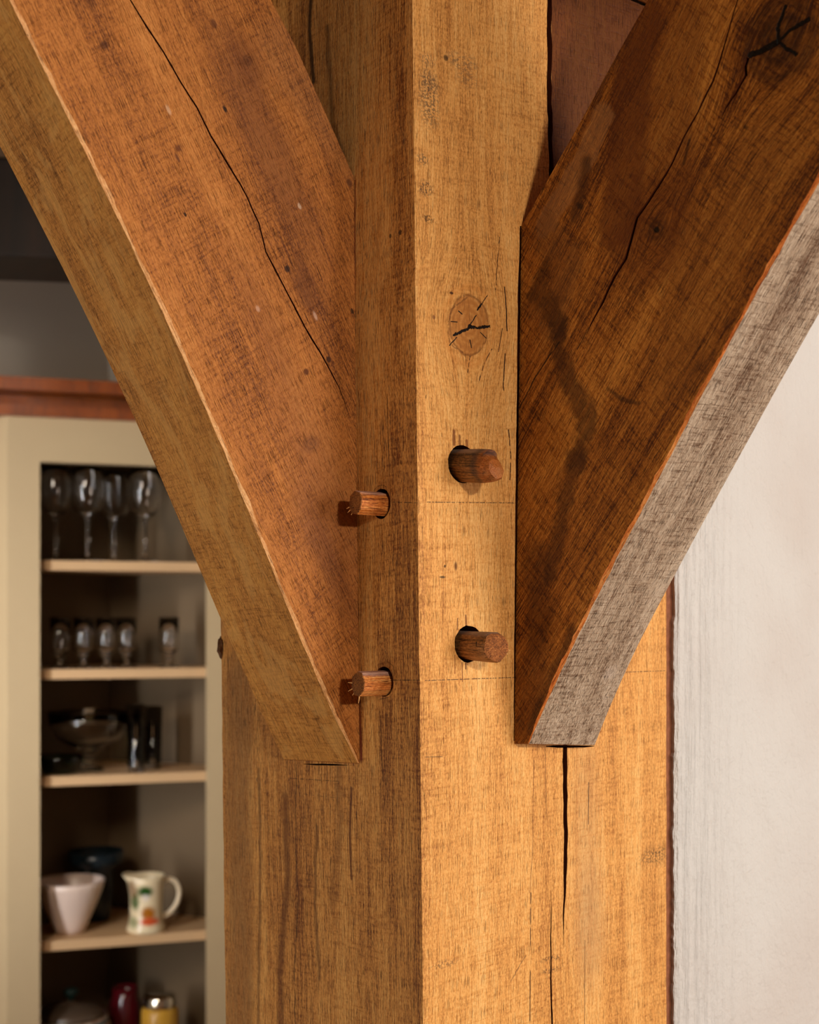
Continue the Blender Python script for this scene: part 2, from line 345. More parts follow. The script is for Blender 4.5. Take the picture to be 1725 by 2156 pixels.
F = [
 dict(k='zone', x=RL(1161, 200).x, z=RL(1160, 470).z, col=(126, 96, 54), mode='MULTIPLY', s=1.0),   # the darker timber past the split, above the brace
 # the big knot and its star shake
 bl(kn, (.0175, .02, .0205), (176, 108, 46), axes=rot2(-.25), edge=.06, s=.85, warp=.004, wf=120, rings=26),
 bl(kn, (.0173, .02, .0204), (110, 58, 20), axes=rot2(-.25), ring=.045, s=.6, warp=.004, wf=120, dash=120),
 bl(kn, (.0225, .03, .027), (216, 138, 62), axes=rot2(-.25), ring=.10, s=.4, warp=.004, wf=120),
 st([RL(984, 612+14), RL(952, 650), RL(942, 690), RL(948, 725), RL(975, 742)], .0003, (110, 60, 22), soft=.0005, s=.6, warp=.002, wf=200, dash=300),
 st([RL(947, 727), RL(962, 710)], .0003, INK, warp=.002, wf=300, soft=.0002),
 st([RL(955, 706), RL(985, 692), RL(990, 686)], .0008, INK, warp=.004, wf=420, soft=.0003, deep=2),
 st([RL(988, 688), RL(1008, 690), RL(1031, 687)], .0007, INK, warp=.004, wf=420, soft=.0003, deep=2),
 st([RL(990, 684), RL(1003, 664)], .0003, INK, warp=.002, wf=300, soft=.0003),
 st([RL(1006, 652), RL(1014, 640)], .0005, INK, warp=.002, wf=300, soft=.0003, deep=2),
 st([RL(1014, 640), RL(1027, 622)], .0002, (60, 30, 10), warp=.002, wf=300),
 st([RL(990, 716), RL(993, 732)], .00025, INK, warp=.001, wf=300), st([RL(966, 655), RL(973, 661)], .0003, INK),
 st([RL(950, 677), RL(963, 678)], .0002, INK), st([RL(1012, 700), RL(1024, 712)], .0002, INK),
 # hairline checks beside the knot
 st([RL(1063, 605), RL(1066, 650), RL(1068, 696)], .00035, (50, 22, 6), warp=.001, wf=200),
 st([RL(1058, 692), RL(1050, 740)], .0002, (70, 34, 10), warp=.001, wf=200),
 st([RL(1064, 745), RL(1060, 812), RL(1063, 835)], .0003, (50, 22, 6), warp=.001, wf=200, dash=120),
 st([RL(1052, 500), RL(1047, 560), RL(1044, 610)], .0002, (70, 34, 10), warp=.002, wf=200, dash=150),
 st([RL(1036, 735), RL(1020, 765), RL(1010, 800)], .0002, (80, 40, 14), warp=.001, wf=200, dash=150),
 st([RL(990, 750), RL(984, 790)], .0002, (80, 40, 14), warp=.001, wf=200, dash=150),
 st([RL(1071, 905), RL(1076, 960), RL(1074, 1010)], .0003, (60, 26, 8), warp=.001, wf=200, dash=150),
 # carpenter's pencil lines
 st([RL(884, 1057), RL(1092, 1059)], .00014, (50, 38, 34), soft=.0003, s=.85, dash=700),
 st([RL(896, 1433), RL(1090, 1426)], .00014, (50, 38, 34), soft=.0003, s=.85, dash=700),
 st([RL(1300, 1416), RL(1404, 1412)], .00014, (50, 38, 34), soft=.0003, s=.8, dash=700),
 st([RL(897, 1594), RL(932, 1593)], .0001, (60, 44, 38), soft=.0003, s=.7),
 st([LL(826, 1057), LL(886, 1059)], .00014, (30, 20, 14), soft=.0003, s=.85, dash=700),
 st([LL(828, 1432), LL(890, 1432)], .00014, (30, 20, 14), soft=.0003, s=.85, dash=700),
 st([LL(806, 880), LL(807, 1030)], .0001, (40, 24, 12), soft=.0003, s=.6, dash=500),
 st([LL(808, 1095), LL(811, 1180)], .0001, (40, 24, 12), soft=.0003, s=.6, dash=500),
 st([LL(810, 1330), LL(813, 1400)], .0001, (40, 24, 12), soft=.0003, s=.6, dash=500),
 st([LL(600, 1638), LL(715, 1645)], .0001, (50, 28, 12), soft=.0003, s=.7, dash=300),
 st([LL(640, 1672), LL(710, 1680)], .0001, (50, 28, 12), soft=.0003, s=.5, dash=300),
 st([LL(689, 1612), LL(687, 1690)], .00015, (50, 28, 12), soft=.0003, s=.6),
 st([LL(624, 1612), LL(622, 1790), LL(628, 1900), LL(620, 2040), LL(622, 2156)], .0002, (40, 20, 8), soft=.0005, s=.8, warp=.003, wf=60),
 st([LL(740, 1660), LL(737, 1760), LL(741, 1850)], .0006, (84, 34, 10), soft=.0016, s=.75, warp=.003, wf=60),
 st([LL(757, 1480), LL(760, 1600)], .0006, (90, 22, 10), soft=.003, s=.7, warp=.003, wf=60),
 st([LL(748, 380), LL(747, 800), LL(752, 1200), LL(761, 1600)], .0002, (110, 16, 14), soft=.0007, s=.85, warp=.001, wf=30, dash=22),
 st([LL(815, 830), LL(818, 930), LL(820, 1000)], .0002, (40, 20, 8), soft=.0003, s=.8, warp=.001, wf=100),
 st([LL(655, 0), LL(652, 60), LL(660, 170)], .0010, (24, 10, 3), soft=.0025, s=.85, warp=.004, wf=60),
 st([LL(690, 60), LL(700, 260), LL(722, 330)], .0005, (24, 10, 3), soft=.005, s=.5, warp=.006, wf=60),
 bl(LL(822, 497), (.002, .0012, .0015), INK, s=.8), bl(LL(843, 489), (.002, .0014, .0018), INK, s=.8),
 # sticker stains and saw-tooth dirt
 bl(RL(904, 205), (.009, .02, .019), (66, 52, 48), s=.62, edge=.5, warp=.006, wf=90, hatch=(500, 10, 600)),
 bl(RL(903, 175), (.006, .02, .006), (66, 52, 48), s=.6, edge=.5, warp=.006, wf=90, hatch=(800, 10, 300)),
 bl(RL(900, 125), (.007, .02, .004), (90, 70, 60), s=.5, edge=.5, warp=.004, wf=90, hatch=(700, 10, 500)),
 bl(RL(972, 130), (.013, .02, .006), (110, 82, 62), s=.55, edge=.6, warp=.008, wf=90, hatch=(260, 10, 500)),
 bl(RL(985, 165), (.009, .02, .006), (130, 92, 62), s=.45, edge=.6, warp=.008, wf=90, hatch=(260, 10, 500)),
 bl(RL(890, 335), (.005, .02, .004), (70, 54, 46), s=.65, edge=.5, warp=.006, wf=120, hatch=(700, 10, 600)),
 bl(RL(897, 397), (.006, .02, .005), (60, 46, 40), s=.7, edge=.5, warp=.006, wf=120, hatch=(700, 10, 600)),
 bl(RL(903, 462), (.006, .02, .0025), (64, 34, 16), s=.8, edge=.5, warp=.006, wf=200, hatch=(400, 10, 300)),
 bl(RL(939, 122), (.002, .02, .002), INK, s=.7, edge=.3), bl(RL(937, 1192), (.0008, .02, .001), INK, s=.8),
 bl(RL(960, 1192), (.0013, .02, .0028), (96, 48, 14), s=.8, edge=.5), bl(RL(932, 1215), (.0024, .02, .0008), INK, s=.8, edge=.4),
 bl(RL(951, 617), (.0016, .02, .0009), (60, 24, 10), s=.9), bl(RL(914, 668), (.0012, .02, .0014), (120, 66, 40), s=.7),
 bl(RL(1380, 1802), (.017, .02, .006), (50, 38, 28), s=.7, edge=.6, warp=.006, wf=120, hatch=(700, 10, 500)),
 bl(RL(1162, 2018), (.010, .02, .0018), (70, 50, 34), s=.7, edge=.6, warp=.004, wf=120, hatch=(500, 10, 500)),
 bl(RL(1162, 2042), (.010, .02, .0018), (70, 50, 34), s=.7, edge=.6, warp=.004, wf=120, hatch=(500, 10, 500)),
 bl(RL(935, 2030), (.012, .02, .0024), (96, 66, 42), s=.6, edge=.6, warp=.005, wf=120, hatch=(500, 10, 500)),
 st([RL(1108, 2012), RL(1090, 2040), RL(1075, 2068)], .0002, (90, 60, 36), soft=.0006, s=.6, warp=.003, wf=120),
 bl(RL(1235, 1760), (.014, .02, .080), (170, 124, 84), s=.32, edge=.7, warp=.008, wf=40),
 bl(RL(1245, 1960), (.016, .02, .040), (165, 122, 84), s=.35, edge=.7, warp=.008, wf=40),
 st([RL(1240, 1648), RL(1239, 1735)], .0002, (52, 36, 34), soft=.0004, s=.85),
 st([RL(1148, 1575), RL(1151, 1720)], .0001, (90, 50, 24), soft=.0003, s=.8),
 st([RL(1124, 1600), RL(1122, 1790), RL(1116, 1880)], .0001, (110, 62, 26), soft=.0003, s=.8),
 st([RL(1118, 1880), RL(1116, 2156)], .0003, (50, 22, 8), soft=.0003, s=.9, dash=60),
 st([RL(1232, 1980), RL(1231, 2156)], .0001, (70, 40, 18), soft=.0004, s=.8),
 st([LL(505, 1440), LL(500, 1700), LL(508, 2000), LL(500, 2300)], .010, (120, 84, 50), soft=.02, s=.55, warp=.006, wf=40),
 st([LL(600, 1680), LL(606, 1850), LL(590, 2050), LL(596, 2300)], .001, (96, 50, 18), soft=.006, s=.7, warp=.008, wf=50),
 st([LL(712, 1560), LL(716, 1760), LL(700, 1900)], .001, (96, 50, 18), soft=.006, s=.5, warp=.008, wf=50),
 st([LL(545, 1620), LL(548, 1800), LL(542, 2300)], .0004, (84, 44, 16), soft=.003, s=.6, warp=.006, wf=50),
 st([LL(668, 1740), LL(664, 1900), LL(672, 2060)], .0004, (84, 44, 16), soft=.003, s=.6, warp=.006, wf=50),
 st([LL(800, 1500), LL(806, 1640)], .0003, (84, 44, 16), soft=.001, s=.6, warp=.004, wf=60),
 # scribing circles round the left-hand peg holes
 st([LL(785, 1036), LL(795, 1024), LL(806, 1021), LL(817, 1027)], .0001, (40, 22, 10), soft=.0003, s=.7, dash=500),
 st([LL(815, 1392), LL(828, 1402), LL(834, 1425), LL(833, 1450), LL(822, 1468), LL(800, 1472)], .0001, (40, 22, 10), soft=.0003, s=.7, dash=500),
 # torn fibre over the right-hand peg holes
 st([RL(956, 935), RL(956, 908)], .0005, (120, 60, 20), soft=.0014, s=.85, warp=.002, wf=200),
 st([RL(968, 935), RL(968, 918)], .0004, (120, 60, 20), soft=.0010, s=.8, warp=.002, wf=200),
 st([RL(984, 940), RL(983, 928)], .0006, (130, 66, 22), soft=.0008, s=.8),
 st([RL(963, 1325), RL(964, 1302)], .0002, (80, 36, 12), soft=.0004, s=.9),
 st([RL(982, 1318), RL(981, 1296)], .0003, (110, 54, 18), soft=.0010, s=.8),
 st([RL(973, 1395), RL(974, 1435)], .0002, (110, 50, 18), soft=.0003, s=.9),
 st([RL(981, 1397), RL(981, 1408)], .0004, (90, 40, 14), soft=.0003, s=.9),
 st([RL(958, 1380), RL(958, 1418)], .0002, (130, 64, 22), soft=.0003, s=.8),
]
# scattered brown flecks of the quarter-sawn surface, right-hand face
random.seed(5)
def fext(f):
    if f['k'] == 'zone': return f['z'], 9, 'R'
    if f['k'] == 'stroke': zz_ = [p.z for p in f['pts']]; m_ = .006; ys = [p.y for p in f['pts']]
    else: zz_ = [f['c'].z]; m_ = f['r'][2]*1.6+.006; ys = [f['c'].y]
    return min(zz_)-m_, max(zz_)+m_, ('L' if max(abs(y) for y in ys) > .004 else 'R')
ZR = [RL(900, y).z for y in (2600, 1880, 1590, 1380, 1160, 880, 640, 560, 420, 210, -200)]
ZL = [RL(900, y).z for y in (2600, 1560, 1200, 700, -200)]
def post_mat(a, b, side):
    ff = [f for f in F if fext(f)[2] == side and fext(f)[0] < b and fext(f)[1] > a]
    near = a-.12 < kn.z < b+.12
    if side == 'L': cs, kw = ((116, 62, 22), (204, 140, 68), (234, 178, 102)), dict(fig=.8, pore=.8, medium=.6, saw=.35, blotch=.3)  # left face in darker tones, part of its shade put into the colour
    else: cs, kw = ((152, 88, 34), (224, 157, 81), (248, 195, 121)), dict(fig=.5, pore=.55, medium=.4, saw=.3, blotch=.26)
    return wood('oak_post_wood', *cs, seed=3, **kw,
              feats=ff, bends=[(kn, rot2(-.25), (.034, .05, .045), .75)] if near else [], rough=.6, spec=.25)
pmats = [post_mat(-9, -8, 'R')]
bandR = []; bandL = []
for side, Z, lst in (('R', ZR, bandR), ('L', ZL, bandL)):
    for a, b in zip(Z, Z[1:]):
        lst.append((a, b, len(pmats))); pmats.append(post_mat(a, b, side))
rings = []
zs = []
z = 0.0
while z < 1.96: zs.append(z); z += (.006 if 1.15 < z < 1.96 else .03)
zs.append(1.966)
zs = sorted(set([q for q in zs if min(abs(q-b_) for b_ in ZR+ZL) > .0015]+[b_ for b_ in ZR+ZL if 0 < b_ < 1.96]))
for z in zs:
    k = kx(z); c1 = .0028+.0016*wob(z, 2, 9)+.0008*wob(z, 5, 60)+(.0012 if z < 1.62 else -.0014); c1 = max(.0006, c1)
    c2 = .0008+.0005*wob(z, 9, 70)
    rr = WR+.0006*wob(z, 11, 40)
    ll = WL+.0008*wob(z, 12, 50)
    rings.append([Vector((k+c1, 0, z)), Vector((rr-.001, 0, z)), Vector((rr, .0008, z)), Vector((rr, .0034, z)), Vector((WR+.016, .0034, z)),
                  Vector((WR+.016, WL, z)), Vector((k+.001, ll, z)), Vector((k, ll-.001, z)), Vector((k, c2, z))])
v, f = loft(rings)
REB = len(pmats)
def bidx(lst, z):
    for a, b, i in lst:
        if a <= z < b: return i
    return 0
m_rebate = plain('rebate_brown', (136, 84, 58), .8, .2, var=.5, scale=220, bumpd=.001)
idx = []
n = 9
for i in range(len(rings)-1):
    zm = (zs[i]+zs[i+1])/2
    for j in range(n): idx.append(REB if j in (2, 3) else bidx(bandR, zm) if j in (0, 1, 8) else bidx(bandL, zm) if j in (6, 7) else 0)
idx += [0, 0]
post = mesh_obj('oak_post', v, f, pmats+[m_rebate], POST, idx, local=True)
tag(post, 'square honey-coloured oak post carrying both curved braces, its arris towards the room', 'post')

# peg holes, shakes and joint gaps cut out of the post
def LN(p): return POSTi.to_3x3() @ p
nR, nL = Vector((0, -1, 0)), Vector((-1, 0, 0))
def hole(c, n, r, L=.07, seg=26, seed=0, rough=.0006):
    a = n.orthogonal().normalized(); b = n.cross(a); rs = []
    for t in (.004, -L):
        rs.append([c+n*t+(a*math.cos(2*math.pi*k/seg)+b*math.sin(2*math.pi*k/seg))*(r+rough*wob(k, seed, 1.3)) for k in range(seg)])
    return loft(rs)
PEGS = [  # face, hole centre px, hole radius, peg radius, length, axis tilt, base offset
 ('R', (974, 977), .0128, .0113, .034, 0), ('R', (987, 1356), .0126, .0108, .0275, 1),
 ('L', (803, 1061), .0103, .0088, .0215, 2), ('L', (809, 1435), .0103, .0088, .0215, 3)]
cuts = []
for face, (hx, hy), hr, pr, L, i in PEGS:
    c = RL(hx, hy) if face == 'R' else LL(hx, hy)
    cuts.append(hole(c, nR if face == 'R' else nL, hr, seed=i*3+1))
cuts.append(groove([RL(1156, -400), RL(1157, 0), RL(1157, 200), RL(1161, 380), RL(1172, 900), RL(1189, 1480), RL(1191, 1620), RL(1192, 1750), RL(1190, 1850), RL(1188, 1930), RL(1187, 1990)],
                   [.0046, .0046, .0050, .0046, .0042, .0042, .0046, .0044, .0034, .0014, .0002], nR, .050, 4, .0006))
cuts.append(groove([RL(1161, 1860), RL(1160, 1950), RL(1160, 2080), RL(1163, 2156), RL(1164, 2400)],
                   [.0001, .0010, .0016, .0018, .0004], nR, .030, 8, .0004))
cuts.append(groove([RL(1097, 476), RL(1093.6, 640), RL(1091, 860), RL(1088, 1060), RL(1085.5, 1300), RL(1083, 1560)], [.0018, .0032, .0030, .0026, .0018, .0010], nR, .020, 14, .0002))
cuts.append(groove([LL(746, 380), LL(745, 700), LL(745.5, 860), LL(748, 1060), LL(752, 1300)], [.0003, .0006, .0010, .0012, .0004], nL, .008, 15, .0002))
cuts.append(groove([RL(1150, 1571), RL(1175, 1571.5), RL(1232, 1572), RL(1252, 1571)], [.0006, .0018, .0016, .0005], nR, .012, 18, .0001))
cuts.append(groove([LL(640, 1609), LL(665, 1609.5), LL(700, 1610), LL(732, 1611)], [.0004, .0012, .0013, .0003], nL, .012, 19, .0001))
cut(post, cuts)

# knotty lump on the post's left edge
m_bark = wood('edge_knot_wood', (50, 28, 14), (104, 66, 34), (140, 96, 54), seed=8, saw=.1, blotch=.8)
lc = LL(466, 1362)
vs = []; fs = []
bmk = bmesh.new(); bmesh.ops.create_icosphere(bmk, subdivisions=3, radius=1)
for q in bmk.verts:
    d = .25*noise.noise(q.co*2.2)
    q.co = Vector((q.co.x*.006, q.co.y*.0046, q.co.z*.0110))*(1+d)
me = bpy.data.meshes.new('edge_knot'); bmk.to_mesh(me); bmk.free(); me.materials.append(m_bark)
ek = bpy.data.objects.new('edge_knot', me); COL.objects.link(ek); ek.parent = post
ek.location = lc+Vector((.0035, .0004, 0)); ek['label'] = 'dark rough knot bulging from the edge'

# ------------------------------------------------------------------ the braces
def make_brace(name, side, foot, soffit_px, top_px, plane, facen, out, thick_dir, T, mats_fn, ch, zt=1.966, seed=1):
    S = [plane.at(*p) for p in soffit_px]; Tt = [plane.at(*p) for p in top_px]
    import numpy as np
    hz = plane.n.cross(UP).normalized(); vz = hz.cross(plane.n).normalized(); vz = vz if vz.z > 0 else -vz
    bb = np.array([(q-S[0]).dot(hz) for q in S]); zz = np.array([(q-S[0]).dot(vz) for q in S])
    co = np.polyfit(zz, bb, 4)
    S = [S[0]+hz*float(np.polyval(co, z_))+vz*float(z_) for z_ in np.linspace(zz[0], zz[-1], 18)]
    def ext(a):
        d = (a[-1]-a[-2]).normalized(); a.append(a[-1]+d*((zt-a[-1].z)/d.z)); return a
    S, Tt = ext(S), ext(Tt)
    axis = (S[-1]-S[1]).normalized()
    nside = plane.n.copy(); cross = axis.cross(nside).normalized()
    M = frame(S[0], cross, -nside, axis)
    Mi = M.inverted()
    Sc = catmull(S, 14); N = len(Sc)
    Lt = [0]
    for a, b in zip(Tt, Tt[1:]): Lt.append(Lt[-1]+(b-a).length)
    Ls = [0]
    for a, b in zip(Sc, Sc[1:]): Ls.append(Ls[-1]+(b-a).length)
    TT = catmull(Tt, 30); Ltt = [0]
    for a, b in zip(TT, TT[1:]): Ltt.append(Ltt[-1]+(b-a).length)
    def at(arr, L, u):
        t = u*L[-1]
        for i in range(len(arr)-1):
            if L[i+1] >= t: return arr[i].lerp(arr[i+1], (t-L[i])/max(1e-9, L[i+1]-L[i]))
        return arr[-1]
    NN = 150; td = thick_dir*T; fc = plane.at(*foot); t0 = TT[0]
    drop = .0048; fz = -UP*drop
    rings = [[t0, fc+UP*.0006, fc+thick_dir*.0004, fc+td-thick_dir*.0012+fz, fc+td+UP*.0012+fz, t0+td]]
    for i in range(NN+1):
        u = i/NN
        s = at(Sc, Ls, u); t = at(TT, Ltt, u*.999+.001)
        tan = (at(Sc, Ls, min(1, u+.01))-at(Sc, Ls, max(0, u-.01))).normalized()
        inn = tan.cross(nside).normalized()
        if inn.dot(t-s) < 0: inn = -inn
        c = max(.0002, ch*(1+.7*wob(u*40, seed)+.5*wob(u*140, seed+2)))*min(1, .25+u*14)
        d2 = max(.0002, ch*(.55+.5*wob(u*60, seed+5)))*min(1, .25+u*14)
        fz = -UP*drop*max(0, 1-u*9)
        rings.append([t, s+inn*c, s+thick_dir*d2, s+td-thick_dir*.0012+fz, s+td+inn*.0012+fz, t+td])
    v, f = loft(rings)
    idx = []
    for i in range(NN+1):
        idx += [0, 2, 1, 1, 0, 0] if i else [0]*6
    idx += [0, 1]
    mats = mats_fn(lambda x, y: Mi @ plane.at(x, y), M)
    o = mesh_obj(name, v, f, mats, M, idx)
    return o, M

LS = [(754, 1607), (750, 1600), (706, 1503), (655, 1388), (622, 1311), (575, 1200), (530, 1093), (475, 960), (429, 848), (349, 653), (272, 509), (195, 349), (130, 214), (75, 110), (20, 0), (-70, -190)]
LT = [(745, 372), (688, 244), (623, 100), (571, 0), (480, -180)]
def lmats(q, M):
    ax = (X3, Y3, Z3)
    F = [
     bl(q(521, 128), (.0035, .02, .0035), (40, 18, 6), s=.95, edge=.5, warp=.002, wf=300, rings=9), bl(q(521, 128), (.011, .02, .016), (110, 58, 24), s=.5, edge=.7, warp=.004),
     bl(q(474, 230), (.0012, .02, .0022), INK, edge=.4, warp=.002, wf=300), bl(q(220, 95), (.0024, .02, .0024), (70, 32, 12), s=.8, edge=.5),
     bl(q(450, 50), (.002, .02, .003), (80, 38, 14), s=.8, edge=.5, warp=.002, wf=200), bl(q(390, 452), (.0009, .02, .0014), INK, s=.9),
     bl(q(375, 312), (.0022, .02, .002), (96, 46, 18), s=.8, edge=.5, warp=.002, wf=200), bl(q(373, 332), (.001, .02, .003), (80, 36, 14), s=.8, edge=.5, warp=.002, wf=200),
     bl(q(605, 566), (.0022, .02, .0022), (40, 18, 8), s=.9, edge=.35), bl(q(645, 783), (.0022, .02, .0022), (84, 38, 14), s=.85, edge=.4),
     bl(q(692, 757), (.0018, .02, .0022), (50, 22, 8), s=.9, edge=.4), bl(q(736, 385), (.0022, .02, .003), (70, 30, 12), s=.8, edge=.5),
     bl(q(655, 935), (.007, .02, .005), (84, 42, 18), s=.65, edge=.6, warp=.004, wf=150, rings=14), bl(q(742, 655), (.0012, .02, .002), INK, s=.8),
     bl(q(560, 290), (.017, .03, .075), (112, 64, 34), s=.55, grain=1, edge=.7, warp=.015, wf=30),
     bl(q(648, 612), (.008, .03, .018), (100, 54, 26), s=.6, grain=1, edge=.5, warp=.006, wf=60),
     bl(q(560, 690), (.012, .03, .05), (120, 66, 32), s=.3, edge=.7, warp=.015, wf=30),
     bl(q(690, 1180), (.010, .03, .05), (100, 54, 30), s=.5, grain=1, edge=.7, warp=.012, wf=30),
     bl(q(700, 1060), (.02, .03, .08), (110, 60, 34), s=.4, grain=1, edge=.7, warp=.015, wf=30),
     st([q(590, 100), q(745, 330)], .008, (150, 104, 66), soft=.02, s=.25, warp=.012, wf=40),
     bl(q(631, 434), (.0012, .02, .002), (214, 180, 150), s=.7, edge=.5, warp=.002, wf=300), bl(q(355, 232), (.0012, .02, .003), (206, 166, 130), s=.6, edge=.5, warp=.002, wf=300),
     bl(q(543, 650), (.0014, .02, .002), (206, 160, 130), s=.6, edge=.5), bl(q(664, 665), (.0012, .02, .003), (206, 166, 140), s=.6, edge=.5),
    ]
    a = wood('left_brace_side_wood', (94, 46, 14), (170, 102, 42), (200, 130, 64), seed=11, fig=.6, saw=.36, sawf=520, pore=.55, blotch=.36, medium=.35, feats=F, spec=.22, sawtilt=.14, bumpd=.0008)
    b = wood('left_brace_soffit_wood', (126, 78, 30), (202, 140, 66), (228, 170, 88), seed=17, fig=.55, saw=.5, sawf=650, pore=.6, blotch=.6, spec=.2, mottled=((226, 174, 100), .5))
    c = wood('left_brace_arris_wood', (170, 106, 56), (216, 152, 92), (238, 184, 124), seed=13, fig=.8, saw=.3)
    return [a, b, c]
lb, LM = make_brace('curved_brace', 'L', (757, 1608), LS, LT, LBP, LF, NL, UL, .0955, lmats, .0022, seed=3)
tag(lb, 'curved orange-brown oak brace rising to the upper left, a long crack along its side', 'brace', 'curved braces pegged to the post')
LMi = LM.inverted()
cp = [(262, -30), (275, 0), (310, 55), (345, 110), (380, 170), (415, 228), (445, 285), (478, 340), (520, 415), (545, 470), (560, 530), (590, 590), (618, 640), (655, 712), (690, 772), (715, 815), (737, 880)]
cw = [.0011]*2+[.0013]*6+[.0012]*5+[.0013, .0011, .0008, .0002]
nl = LMi.to_3x3() @ LBP.n
cut(lb, [groove([LMi @ LBP.at(*p) for p in cp], cw, nl, .016, 6, .0005, .008)])

RS = [(1113, 1566), (1118, 1556), (1186, 1395), (1222, 1324), (1286, 1200), (1330, 1112), (1372, 1032), (1400, 982), (1437, 905), (1462, 852), (1512, 765), (1562, 672), (1612, 582), (1662, 486), (1725, 383), (1860, 165), (1960, 20)]
RT = [(1098, 476), (1150, 385), (1230, 243), (1300, 115), (1365, 0), (1440, -125)]
def rmats(q, M):
    F = [
     # reddish dark heart, paler strip along the upper edge
     st([q(1350, 60), q(1330, 200), q(1320, 330), q(1305, 470)], .012, (92, 42, 10), soft=.010, s=.75, warp=.016, wf=45),
     st([q(1420, 60), q(1400, 250), q(1390, 420), q(1370, 520)], .016, (104, 52, 14), soft=.02, s=.5, warp=.016, wf=45),
     st([q(1330, -20), q(1285, 110), q(1225, 210)], .004, (66, 38, 18), soft=.010, s=.7, warp=.012, wf=50),
     st([q(1268, 250), q(1232, 330), q(1190, 400), q(1150, 470)], .008, (158, 110, 66), soft=.004, s=.5, warp=.014, wf=60),
     st([q(1150, 490), q(1200, 560), q(1160, 680), q(1130, 640)], .006, (120, 76, 36), soft=.012, s=.5, warp=.014, wf=60),
     st([q(1150, 575), q(1128, 618), q(1160, 640), q(1175, 700)], .0035, (54, 26, 8), soft=.008, s=.7, warp=.026, wf=70),
     st([q(1232, 345), q(1225, 400), q(1210, 455)], .002, (66, 34, 12), soft=.006, s=.75, warp=.01, wf=80),
     st([q(1175, 700), q(1195, 800), q(1228, 858), q(1238, 905), q(1212, 965)], .0035, (52, 24, 8), soft=.009, s=.72, warp=.026, wf=70),
     st([q(1212, 965), q(1190, 1050), q(1178, 1120), q(1160, 1210)], .003, (60, 28, 8), soft=.008, s=.62, warp=.024, wf=70),
     st([q(1130, 1180), q(1140, 1300), q(1125, 1420), q(1110, 1540)], .006, (62, 30, 12), soft=.014, s=.55, warp=.014, wf=50),
     st([q(1205, 1330), q(1160, 1440), q(1120, 1530)], .002, (44, 22, 8), soft=.006, s=.65, warp=.01, wf=60),
     st([q(1280, 820), q(1310, 840), q(1345, 850)], .0005, (40, 20, 8), soft=.002, s=.6, warp=.006, wf=120),
     st([q(1095, 858), q(1130, 790), q(1178, 720)], .0003, (30, 12, 4), soft=.0006, s=.9, warp=.003, wf=100),
     st([q(1240, 690), q(1215, 735)], .0002, (40, 18, 6), soft=.0004, s=.9, warp=.002, wf=100),
     st([q(1452, 295), q(1440, 345)], .0002, (40, 18, 6), soft=.002, s=.7, warp=.002, wf=100),
     st([q(1600, 330), q(1480, 560), q(1430, 760)], .010, (146, 90, 34), soft=.03, s=.35, warp=.02, wf=30),
     # upper knot
     bl(q(1642, 84), (.028, .03, .024), (50, 24, 8), s=.72, edge=.28, warp=.008, wf=80, rings=16),
     bl(q(1642, 84), (.012, .03, .010), (26, 10, 4), s=.5, edge=.8, warp=.004, wf=80),
     st([q(1640, 86), q(1610, 104), q(1580, 116)], .0016, (6, 3, 1), soft=.0006, warp=.004, wf=150, deep=3),
     st([q(1640, 86), q(1638, 60), q(1655, 14)], .0009, (6, 3, 1), soft=.0005, warp=.004, wf=150, deep=3),
     st([q(1640, 84), q(1670, 60), q(1704, 40)], .0009, (6, 3, 1), soft=.0005, warp=.004, wf=150, deep=3),
     st([q(1640, 88), q(1660, 104), q(1678, 116)], .0007, (6, 3, 1), soft=.0005, warp=.004, wf=150, deep=3),
     # small knot
     bl(q(1382, 484), (.009, .03, .007), (48, 22, 8), s=.7, edge=.6, warp=.006, wf=120, rings=12),
     bl(q(1383, 484), (.0026, .03, .002), (8, 4, 2), s=.95, edge=.4, warp=.003, wf=250),
     bl(q(1222, 434), (.004, .03, .0018), INK, s=.7, edge=.5, warp=.003, wf=200), bl(q(1570, 268), (.002, .03, .0012), INK, s=.6, edge=.5, warp=.003, wf=200),
    ]
    bd = [(q(1642, 84), (X3, Y3, Z3), (.045, .05, .045), .8), (q(1382, 484), (X3, Y3, Z3), (.018, .03, .018), .7)]
    a = wood('right_brace_side_wood', (82, 38, 8), (156, 92, 28), (204, 136, 56), seed=23, fig=.95, saw=.6, sawf=420, pore=.7, blotch=.5, feats=F, bends=bd, spec=.2, sawtilt=-.12, bumpd=.0009)
    F2 = [st([q(1150, 1560)+Vector((0, .02, 0)), q(1400, 1040)+Vector((0, .02, 0))], .0002, (60, 40, 30), soft=.0008, s=.6, warp=.004, wf=60, dash=40),
          st([q(1150, 1560)+Vector((0, .04, 0)), q(1480, 880)+Vector((0, .045, 0))], .0002, (60, 40, 30), soft=.0008, s=.6, warp=.006, wf=50, dash=30),
          bl(q(1222, 1470)+Vector((0, .05, 0)), (.02, .008, .010), (230, 220, 214), s=.5, edge=.7, warp=.01, wf=120)]
    b = wood('right_brace_soffit_wood', (100, 72, 52), (162, 138, 114), (196, 174, 150), seed=29, fig=.8, saw=.6, sawf=560, pore=.75, blotch=.4, feats=F2, spec=.2, medium=.7, sawtilt=-.05)
    c = wood('right_brace_arris_wood', (180, 84, 24), (226, 128, 54), (240, 164, 92), seed=31, fig=.9, saw=.3)
    return [a, b, c]
rb, RM = make_brace('curved_brace', 'R', (1083, 1566), RS, RT, RBP, RF, NR, UR, .067, rmats, .0022, seed=6)
tag(rb, 'dark stained oak brace rising to the upper right, with split knot and grey underside', 'brace', 'curved braces pegged to the post')
RMi = RM.inverted(); nr = RMi.to_3x3() @ RBP.n
